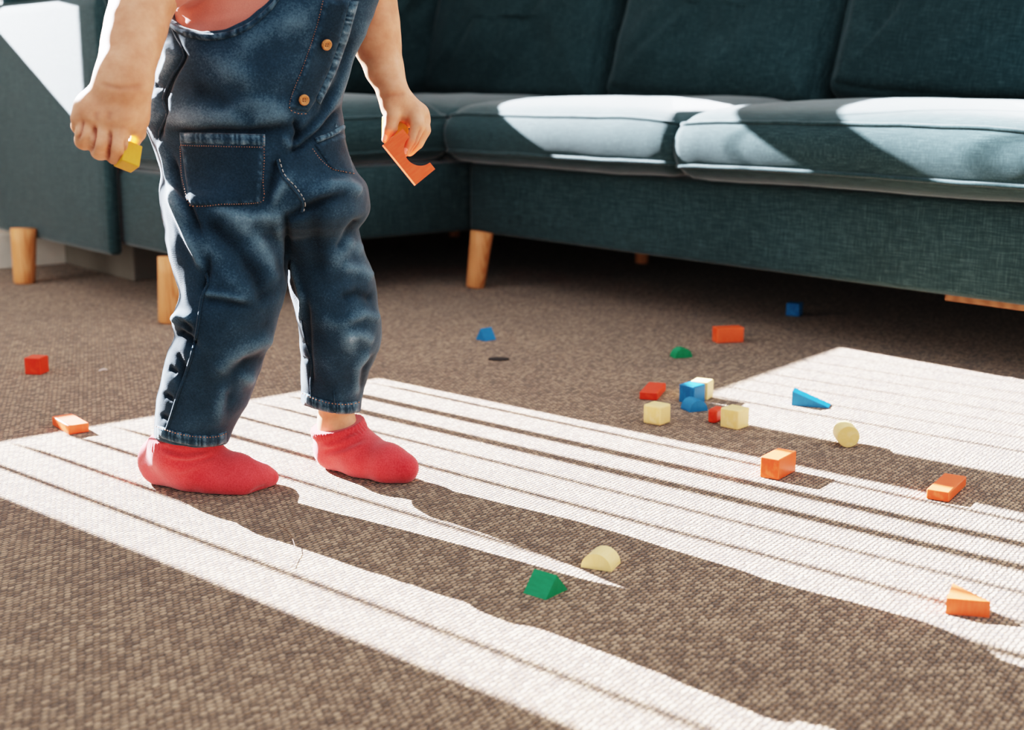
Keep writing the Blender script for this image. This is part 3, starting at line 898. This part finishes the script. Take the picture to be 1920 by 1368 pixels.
# side placket with buttons
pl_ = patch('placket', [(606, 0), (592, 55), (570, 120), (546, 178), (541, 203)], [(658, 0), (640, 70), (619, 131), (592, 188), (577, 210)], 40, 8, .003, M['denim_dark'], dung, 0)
stitches('stitching', [[(604, 2), (590, 55), (568, 120), (546, 176), (541, 203), (556, 212), (574, 213)]], M['thread_o'], pl_, .0042)
patch('placket_edge', [(655, 2), (637, 70), (616, 131), (590, 186)], [(672, 2), (652, 74), (630, 135), (600, 195)], 50, 3, .0046, M['denim'], pl_, .0012, wearv=.35)
def button(px, py):
    c = hit(px, py, .006); n = (hit(px - 12, py, .006) - c).cross(hit(px, py - 12, .006) - c).normalized()
    n = -n if n.dot(CAM - c) < 0 else n
    prof = [(.0001, .0009), (.0028, .0008), (.0036, .0010), (.0046, .0024), (.0056, .0026), (.0064, .0018), (.0066, .0005), (.006, -.0015), (.0001, -.002)]
    nseg = 28; vs, fs = [], []
    for r_, z in prof:
        for k in range(nseg):
            a = 2 * math.pi * k / nseg; vs.append((r_ * math.cos(a), r_ * math.sin(a), z))
    for i in range(len(prof) - 1):
        for k in range(nseg):
            l = (k + 1) % nseg; fs.append((i * nseg + k, i * nseg + l, (i + 1) * nseg + l, (i + 1) * nseg + k))
    me = mesh_py('button', vs, fs); fix(me)
    o = link('button', me, M['button'], dung)
    o.matrix_local = Matrix.Translation(c) @ n.to_track_quat('Z', 'Y').to_matrix().to_4x4()
    o['label'] = 'round wooden button with four holes'
    parts = []
    for sx in (-1, 1):
        for sy in (-1, 1):
            parts.append(tube_mesh('h', [(sx * .0013, sy * .0013, .0004), (sx * .0013, sy * .0013, .00125)], .00062, 8))
    link('button_hole', mesh_py('bh', *join_vf(parts)), M['dark'], o)
button(609, 82); button(567, 187)
# seams
seam('seam', [(316, 36), (330, 66), (346, 104), (322, 146), (307, 186), (314, 214), (301, 244), (300, 262)], .0022, M['denim_dark'], dung, -.0006)
seam('seam', [(386, 512), (391, 530), (380, 555), (374, 590), (366, 640), (352, 690), (334, 740), (318, 790), (312, 806)], .0022, M['denim'], dung, .0002)
seam('seam', [(520, 300), (530, 330), (552, 355), (567, 378), (566, 398)], .0016, M['denim'], dung, .0008)
seam('seam', [(566, 600), (574, 640), (585, 680), (583, 720), (585, 750)], .0016, M['denim_dark'], dung, .0004)
stitches('stitching', [[(524, 298), (534, 328), (556, 352), (571, 376), (570, 396)]], M['thread_w'], dung, .0012, .0006, 6)
# rolled bib edge
be = [(311, 30), (325, 43), (345, 54), (385, 63), (430, 58), (470, 40), (505, 10), (514, 0), (530, -22)]
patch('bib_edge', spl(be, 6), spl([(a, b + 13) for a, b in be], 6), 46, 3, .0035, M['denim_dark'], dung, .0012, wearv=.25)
# leg cuffs
def cuff(pxs, Y, hemp, parent, width=21):
    top = spl([(x, y - width) for x, y in pxs], 8); bot = spl(pxs, 8)
    c = patch('cuff', top, bot, 44, 4, .0034, M['denim'], parent, .0013, wearv=.15)
    stitches('stitching', [[(x, y - width + 1.5) for x, y in pxs]], M['thread_o'], c, .0048, .0006)
    return c
cuff([(296, 818), (330, 829), (370, 836), (400, 836), (424, 829)], 1.67, hr, dung)
cuff([(570, 756), (596, 767), (626, 774), (655, 775), (673, 771)], 1.755, hl, dung)

# ---- shirt
fs_ = Field((-.60, 1.50, .38), (-.05, 1.86, .80), .0035)
fs_.rings([(z, cx, cy, rx - .015, ry - .015) for z, cx, cy, rx, ry in TORSO if z > .42], 0)
shR, shL = P(372, -92, 1.635), P(674, -90, 1.72)
fs_.chain([shR, P(520, -115, 1.675), shL], [.044, .066, .044], .05)
fs_.chain([P(520, -20, 1.675), P(520, -115, 1.675)], [.085, .07], .05)
fs_.cone(shR, P(300, -55, 1.56), .044, .042, .02); fs_.cone(shL, P(700, -78, 1.74), .044, .043, .02)
sme = fs_.mesh('shirt', 3); del fs_
apply_folds(sme, [([(325, 20), (350, 5), (400, -20)], .004, 12), ([(340, 45), (400, 42), (450, 30)], .002, 8)], False, .0015)
shirt = link('shirt', sme, M['shirt'], person)

# ---- body: one continuous skin surface
fb = Field((-.62, 1.26, .004), (-.04, 1.86, .955), .0021)
fc = fb.cone
# trunk, neck, head
fb.chain([P(480, 300, 1.685), P(475, 160, 1.68), P(510, -20, 1.675), P(520, -100, 1.675)], [.06, .075, .07, .055], .03)
neck = P(526, -170, 1.66); headc = P(540, -262, 1.645)
fc(P(520, -110, 1.675), neck, .042, .036, .03); fc(neck, headc, .036, .06, .02)
fwd = Vector((.62, -.78, 0)).normalized(); side = Vector((.78, .62, 0)).normalized(); up = Vector((0, 0, 1))
fc(headc - fwd * .022 + up * .012, headc + fwd * .012 + up * .016, .077, .074, .03)
fc(headc + fwd * .03 - up * .035, headc + fwd * .045 - up * .045, .04, .03, .03)
for sgn in (-1, 1):
    fc(headc + fwd * .06 + side * sgn * .033 - up * .022, headc + fwd * .05 + side * sgn * .036 - up * .03, .022, .02, .02)
    fc(headc + side * sgn * .073 - fwd * .008 - up * .012, headc + side * sgn * .078 - fwd * .014 + up * .012, .008, .011, .006)
fc(headc + fwd * .082 - up * .006, headc + fwd * .092 - up * .018, .006, .0085, .01)
fc(headc + fwd * .066 - up * .045 - side * .01, headc + fwd * .066 - up * .045 + side * .01, .007, .007, .01)
# legs inside the dungarees
kneeR, kneeL = P(440, 590, 1.645), P(640, 600, 1.728)
ankR, ankL = P(340, 838, 1.675), P(630, 792, 1.757)
fb.chain([P(425, 350, 1.68), kneeR, P(380, 740, 1.66), P(340, 838, 1.675)], [.05, .042, .034, .022], .02)
fb.chain([P(583, 350, 1.70), P(612, 470, 1.715), P(632, 600, 1.728), P(626, 715, 1.745), P(631, 775, 1.757), ankL], [.046, .040, .036, .029, .0225, .0215], .015)
hR0, hR1, hR2 = gnd(300, 903), gnd(400, 917), gnd(470, 918)
fc(P(340, 838, 1.675), hR0 + up * .03, .024, .024, .015); fc(P(340, 838, 1.675), hR1 + up * .02, .024, .02, .015); fc(hR1 + up * .02, hR2 + up * .016, .02, .014, .01)
hL0, hL1, hL2 = gnd(626, 878), gnd(690, 892), gnd(745, 902)
fc(ankL, hL0 + up * .027, .0210, .021, .012); fc(ankL, hL1 + up * .022, .020, .019, .012); fc(hL1 + up * .02, hL2 + up * .016, .02, .014, .01)
# right arm (nearer the viewer)
YR = 1.48
def limb(rows, k=.02):
    """rows: px, py, depth, half width in px"""
    p = [P(a, b, Y) for a, b, Y, w_ in rows]; r = [w_ * Y / F for a, b, Y, w_ in rows]
    for i in range(len(p) - 1): fc(p[i], p[i + 1], r[i], r[i + 1], k)
limb([(346, -105, 1.615, 62), (300, -50, 1.575, 57), (268, 0, 1.545, 53.5), (255, 50, 1.525, 51.5), (245, 90, 1.51, 49), (236, 130, 1.495, 46), (231, 158, 1.485, 42)], .012)
vR = ray(200, 230).normalized()
def hp(px, py, d): return P(px, py, YR + d)
fl_ = (tuple(vR), .60)
q_ = YR / F
fc(hp(231, 158, .002), hp(205, 200, 0.004), 43 * q_, 43 * q_, .012, fl_); fc(hp(231, 158, .002), hp(236, 205, .006), 42 * q_, 36 * q_, .012, fl_)
fc(hp(184, 206, .006), hp(234, 212, .006), 31 * q_, 31 * q_, .012, fl_)
fc(hp(166, 206, .009), hp(180, 205, .009), 24 * q_, 26 * q_, .012, fl_)
# thumb side and thumb
fc(hp(246, 185, .008), hp(256, 226, .014), 19 * q_, 16 * q_, .012); fc(hp(256, 226, .014), hp(260, 250, .022), 14.5 * q_, 13 * q_, .006); fc(hp(260, 250, .022), hp(250, 272, .034), 12.5 * q_, 10.5 * q_, .004)
def finger(pts, rad, k=.0035):
    fb.chain(pts, rad, k)
# pinky, ring, middle, index; each curls down and back towards the palm
def fist(rows, k):
    p = [hp(*a[:3]) for a in rows]; r = [a[3] * q_ for a in rows]
    for i in range(len(p) - 1): fc(p[i], p[i + 1], r[i], r[i + 1], k if i == 0 else .003)
fist([(162, 206, .008, 16), (150, 222, .002, 16), (149, 236, .012, 15), (160, 240, .030, 13)], .004)
fist([(178, 212, .004, 17), (160, 250, -.004, 18), (158, 263, .006, 17.5), (166, 262, .026, 15), (184, 252, .036, 13)], .0015)
fist([(203, 216, .003, 17), (190, 266, -.006, 18), (188, 282, .006, 17.5), (194, 279, .028, 15), (208, 262, .038, 13)], .0015)
fist([(230, 218, .004, 17), (220, 268, -.004, 18.5), (217, 290, .006, 18), (222, 288, .028, 15), (236, 270, .038, 13)], .0015)
for x, y in ((163, 207), (179, 213), (204, 217), (229, 218)): fc(hp(x, y, -.004), hp(x, y + 1, -.004), 15 * q_, 15 * q_, .012)
# left arm
YL = 1.755
limb([(676, -100, 1.735, 54), (686, -40, 1.765, 47), (695, 5, 1.775, 45), (701, 45, 1.775, 44.5), (707, 82, 1.775, 41.5), (721, 130, 1.768, 33.5), (732, 158, 1.762, 26), (738, 178, YL + .004, 23.5)], .010)
wrL = P(738, 178, YL + .004)
def hq(px, py, d): return P(px, py, YL + d)
fc(wrL, hq(775, 214, .008), .0168, .0165, .010); fc(wrL, hq(735, 205, .004), .0165, .0135, .010); fc(hq(757, 198, .006), hq(783, 222, .012), .0155, .0140, .010)
fc(hq(787, 212, .016), hq(792, 228, .020), .0110, .0105, .008)
# thumb: in front
fc(hq(734, 200, -.004), hq(736, 218, -.010), .0118, .0100, .008); fc(hq(736, 218, -.010), hq(732, 240, -.012), .0098, .0092, .003); fc(hq(732, 240, -.012), hq(724, 261, -.008), .0086, .0062, .003)
finger([hq(778, 212, -.002), hq(784, 236, -.010), hq(773, 262, -.013), hq(760, 285, -.010)], [.0112, .0094, .0082, .0064], .0016)
finger([hq(789, 218, .010), hq(795, 244, .006), hq(783, 268, .004), hq(768, 284, .004)], [.0108, .0090, .0080, .0066], .0012)
finger([hq(790, 222, .022), hq(792, 246, .022), hq(782, 266, .020), hq(768, 278, .018)], [.0102, .0084, .0074, .0064], .002)
finger([hq(786, 222, .034), hq(786, 242, .036), hq(778, 258, .034), hq(768, 266, .032)], [.0092, .0076, .0068, .0058], .002)
bme = fb.mesh('body', 2); del fb
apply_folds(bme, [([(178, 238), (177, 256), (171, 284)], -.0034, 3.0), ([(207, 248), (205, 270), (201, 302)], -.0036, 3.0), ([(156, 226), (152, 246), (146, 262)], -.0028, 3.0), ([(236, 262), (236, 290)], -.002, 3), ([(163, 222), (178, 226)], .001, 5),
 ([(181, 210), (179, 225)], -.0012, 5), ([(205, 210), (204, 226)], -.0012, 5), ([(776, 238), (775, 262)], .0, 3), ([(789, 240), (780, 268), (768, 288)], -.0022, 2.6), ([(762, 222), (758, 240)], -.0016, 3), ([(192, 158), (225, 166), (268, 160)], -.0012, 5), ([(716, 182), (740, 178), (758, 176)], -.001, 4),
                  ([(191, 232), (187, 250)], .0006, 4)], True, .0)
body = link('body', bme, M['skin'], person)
# finger nails
def nail(c, n_dir, t_dir, w, l):
    c = Vector(c); n = Vector(n_dir).normalized(); t = Vector(t_dir).normalized(); s = t.cross(n).normalized(); n = s.cross(t)
    vs, fs = [], []
    N = 14
    vs.append(c + n * .0011)
    for k in range(N):
        a = 2 * math.pi * k / N; x, y = math.cos(a), math.sin(a)
        x = math.copysign(abs(x) ** .7, x); y = math.copysign(abs(y) ** .7, y)
        vs.append(c + s * x * w + t * y * l + n * (.0009 - .0012 * x * x))
        fs.append((0, 1 + k, 1 + (k + 1) % N))
    me = mesh_py('nail', vs, fs); fix(me); return link('nail', me, M['lipn'], body)
m = NT('nail'); m.base(srgb(236, 196, 178)); m.set(Roughness=.3); M['lipn'] = m.mat
BB = BVHTree.FromPolygons([v.co.copy() for v in bme.vertices], [tuple(p.vertices) for p in bme.polygons])
def nail_px(px, py, tx, ty, w, l):
    d = ray(px, py).normalized(); loc, no, i, ds = BB.ray_cast(CAM, d)
    if loc is None: return
    t = (P(tx, ty, loc.y) - P(px, py, loc.y)); t -= no * t.dot(no)
    nail(loc - no * .0004, no, t, w, l)
nail_px(721.5, 258, 717, 268, .0032, .0048)
nail_px(759.5, 283, 755, 292, .0032, .0045)
# eyes, mouth, hair (above the frame)
def ball(name, c, r, mat, parent, scale=(1, 1, 1)):
    bm = bmesh.new(); bmesh.ops.create_uvsphere(bm, u_segments=16, v_segments=10, radius=r)
    bmesh.ops.transform(bm, matrix=Matrix.Translation(c) @ Matrix.Diagonal((*scale, 1)), verts=bm.verts[:])
    return link(name, bm_mesh(name, bm), mat, parent)
for sgn in (-1, 1):
    e = ball('eye', headc + fwd * .0705 + side * sgn * .029 + up * .004, .0095, M['eyew'], body)
    ball('iris', headc + fwd * .0775 + side * sgn * .028 + up * .004, .0045, M['eye'], e)
fh = Field(headc - Vector((.13, .13, .10)), headc + Vector((.13, .13, .13)), .004)
fh.cone(headc - fwd * .024 + up * .016, headc + fwd * .008 + up * .022, .085, .080, .02)
fh.cone(headc - fwd * .05 - up * .03, headc - fwd * .05 - up * .06, .05, .035, .03)
fh.keep(lambda X, Y, Z: np.minimum((X - headc.x) * fwd.x + (Y - headc.y) * fwd.y - .028, .062 + headc.z - Z) * 1.0)
link('hair', fh.mesh('hair', 2), M['hair'], person)

# ---- socks
def sock(name, build, cut, cuffband, folds, ribamp=.0007):
    f = Field(cut['lo'], cut['hi'], .0019)
    build(f)
    a, n = cut['plane']
    f.keep(lambda X, Y, Z: np.maximum((X - a.x) * n.x + (Y - a.y) * n.y + (Z - a.z) * n.z, .0006 - Z))
    me = f.mesh(name, 2)
    apply_folds(me, folds, False, .0004)
    # ribbed cuff
    co, no = get_co(me), get_no(me)
    dist = -((co - np.array(a)) @ np.array(n))
    c0 = np.array(cuffband)
    ang = np.arctan2(co[:, 1] - c0[1], co[:, 0] - c0[0])
    rib = np.where((dist < .012) & (dist > .0005), ribamp * np.sin(ang * 44) + ribamp * 1.2, 0)
    set_co(me, co + no * rib[:, None])
    return link(name, me, M['sock'], person)
def bR(f):
    c = f.cone
    c(P(346, 806, 1.675), P(336, 838, 1.675), .033, .031, .01)
    c(P(338, 838, 1.675), gnd(311, 902) + up * .031, .031, .030, .02); c(P(346, 838, 1.675), gnd(372, 908) + up * .034, .034, .032, .03)
    c(gnd(309, 903) + up * .028, gnd(372, 914) + up * .028, .029, .029, .02)
    c(gnd(372, 914) + up * .029, gnd(440, 917) + up * .024, .030, .025, .02); c(gnd(440, 919) + up * .02, gnd(470, 917) + up * .016, .024, .020, .015)
    c(gnd(466, 915) + up * .016, gnd(492, 911) + up * .013, .020, .0150, .015); c(gnd(492, 911) + up * .013, gnd(509, 909) + up * .010, .0145, .0095, .012); c(gnd(400, 922) + up * .018, gnd(455, 925) + up * .012, .020, .014, .012)
def bL(f):
    c = f.cone
    c(P(630, 770, 1.757), ankL, .0262, .0262, .01)
    c(ankL, gnd(630, 876) + up * .029, .0262, .0265, .02); c(ankL, gnd(678, 883) + up * .030, .025, .025, .025)
    c(gnd(632, 876) + up * .026, gnd(682, 890) + up * .026, .0262, .026, .02)
    c(gnd(682, 890) + up * .026, gnd(728, 900) + up * .023, .0265, .0255, .02); c(gnd(728, 900) + up * .023, gnd(757, 903) + up * .019, .0255, .0205, .012)
sock('sock', bR, dict(lo=(-.50, 1.56, -.006), hi=(-.27, 1.76, .11), plane=(P(342, 812, 1.675), Vector((-.12, 0, 1)).normalized())), ankR,
     [([(300, 838), (340, 850), (384, 845)], -.003, 5), ([(310, 850), (350, 858), (392, 850)], .003, 5), ([(316, 866), (360, 866), (398, 856)], -.0025, 5), ([(330, 884), (370, 872), (402, 862)], .0022, 6), ([(470, 925), (488, 915), (500, 912)], -.002, 4)], .00025)
sock('sock', bL, dict(lo=(-.28, 1.62, -.006), hi=(-.11, 1.83, .11), plane=(P(632, 794, 1.757), Vector((-.22, -.1, 1)).normalized())), ankL,
     [([(604, 828), (635, 822), (668, 808)], -.0016, 5), ([(606, 838), (640, 830), (672, 816)], .0020, 5), ([(608, 847), (645, 839), (678, 823)], -.0018, 5), ([(614, 857), (650, 848), (684, 832)], .0018, 6)])

# ---- blocks in the hands
def held(name, bm, mat, label, o, x, y):
    """o origin, x/y image-like axes of the block in world space"""
    x = Vector(x).normalized(); y = Vector(y); y = (y - x * y.dot(x)).normalized(); z = x.cross(y)
    ob = link(name, bm_mesh(name, bm), M[mat], None, None, False)
    ob.matrix_world = Matrix.Translation(o) @ Matrix((x, y, z)).transposed().to_4x4()
    tag(ob, label, 'toy block'); return ob
# orange arch in the left hand
s_ = YL / F
o_ = P(717, 273, YL - .020); xa = P(777.5, 348, YL - .020) - o_; ya = P(752, 242, YL - .012) - o_
Lx, Ly = xa.length, ya.length
cx_ = Lx * .52; ra = Lx * .315
out = [(0, 0), (Lx, 0), (Lx, Ly)] + [(cx_ + ra * math.cos(math.pi * k / 24), Ly - ra * .98 * math.sin(math.pi * k / 24)) for k in range(0, 25)] + [(0, Ly)]
bm = prism(out, .016, .0012)
bmesh.ops.transform(bm, matrix=Matrix.Translation((0, 0, -.003)), verts=bm.verts[:])
held('toy_arch', bm, 'orange', 'orange arch block held in the hand in front of the sofa', o_, xa, ya)
# yellow block behind it
bm = bmesh.new(); bm_box(bm, (-.0165, -.015, -.0075), (.0165, .0150, .0075), .0016)
held('toy_brick', bm, 'yellow', 'yellow block gripped behind the orange arch', P(741, 240, YL + .008), P(763, 241, YL + .012) - P(741, 240, YL + .008), Vector((0, .15, 1)))
# yellow block in the right fist
bm = bmesh.new(); bm_box(bm, (0, 0, 0), (.0215, .0265, .020), .0012)
held('toy_brick', bm, 'yellow', 'yellow block poking out of the fist nearest the viewer', hp(262, 313, .004), Vector((-31, -24, 17)), Vector((1, 24, 36)))

# ------------------------------------------------------------------ light, world, camera
sun = bpy.data.lights.new('sun', 'SUN'); sun.energy = 95; sun.angle = R(.26); sun.color = (.94, .975, 1.05)
so = bpy.data.objects.new('sun', sun); COL.objects.link(so)
L = Vector((math.cos(SUN_AZ) * math.cos(SUN_EL), math.sin(SUN_AZ) * math.cos(SUN_EL), -math.sin(SUN_EL)))
so.rotation_euler = L.to_track_quat('-Z', 'Y').to_euler(); so.location = RW(-3, -1.4, 2.5)

al = bpy.data.lights.new('wall_fill_light', 'AREA'); al.energy = 11; al.size = .9; al.color = (1, .96, .9)  # unseen fill lamp added to brighten the wall under the sofa
ao = bpy.data.objects.new('wall_fill_light', al); COL.objects.link(ao)
ao.location = RW(-.45, -2.4, .6); ao.rotation_euler = (RW(-1.05, -.55, .05) - RW(-.45, -2.4, .6)).to_track_quat('-Z', 'Y').to_euler()
w = bpy.data.worlds.new('world'); SC.world = w; w.use_nodes = True
nt = w.node_tree; bg = nt.nodes['Background']
tc = nt.nodes.new('ShaderNodeTexCoord'); sx = nt.nodes.new('ShaderNodeSeparateXYZ'); rp = nt.nodes.new('ShaderNodeValToRGB')
nt.links.new(tc.outputs['Generated'], sx.inputs[0]); nt.links.new(sx.outputs[2], rp.inputs[0]); nt.links.new(rp.outputs[0], bg.inputs[0])
rp.color_ramp.elements[0].position = 0; rp.color_ramp.elements[0].color = (.75, .76, .78, 1)
rp.color_ramp.elements[1].position = 1; rp.color_ramp.elements[1].color = (.9, .96, 1.02, 1)
bg.inputs[1].default_value = 1.28

cam = bpy.data.cameras.new('camera'); co_ = bpy.data.objects.new('camera', cam); COL.objects.link(co_)
cam.sensor_width = 36; cam.lens = F / 1920 * 36; cam.clip_start = .05; cam.clip_end = 60
co_.location = CAM; co_.rotation_euler = (R(90) - PITCH, 0, 0)
cam.dof.use_dof = True; cam.dof.focus_distance = 1.70; cam.dof.aperture_fstop = 5.0
SC.camera = co_
SC.view_settings.view_transform = 'Filmic'
SC.view_settings.look = 'High Contrast'
SC.view_settings.exposure = 0.0
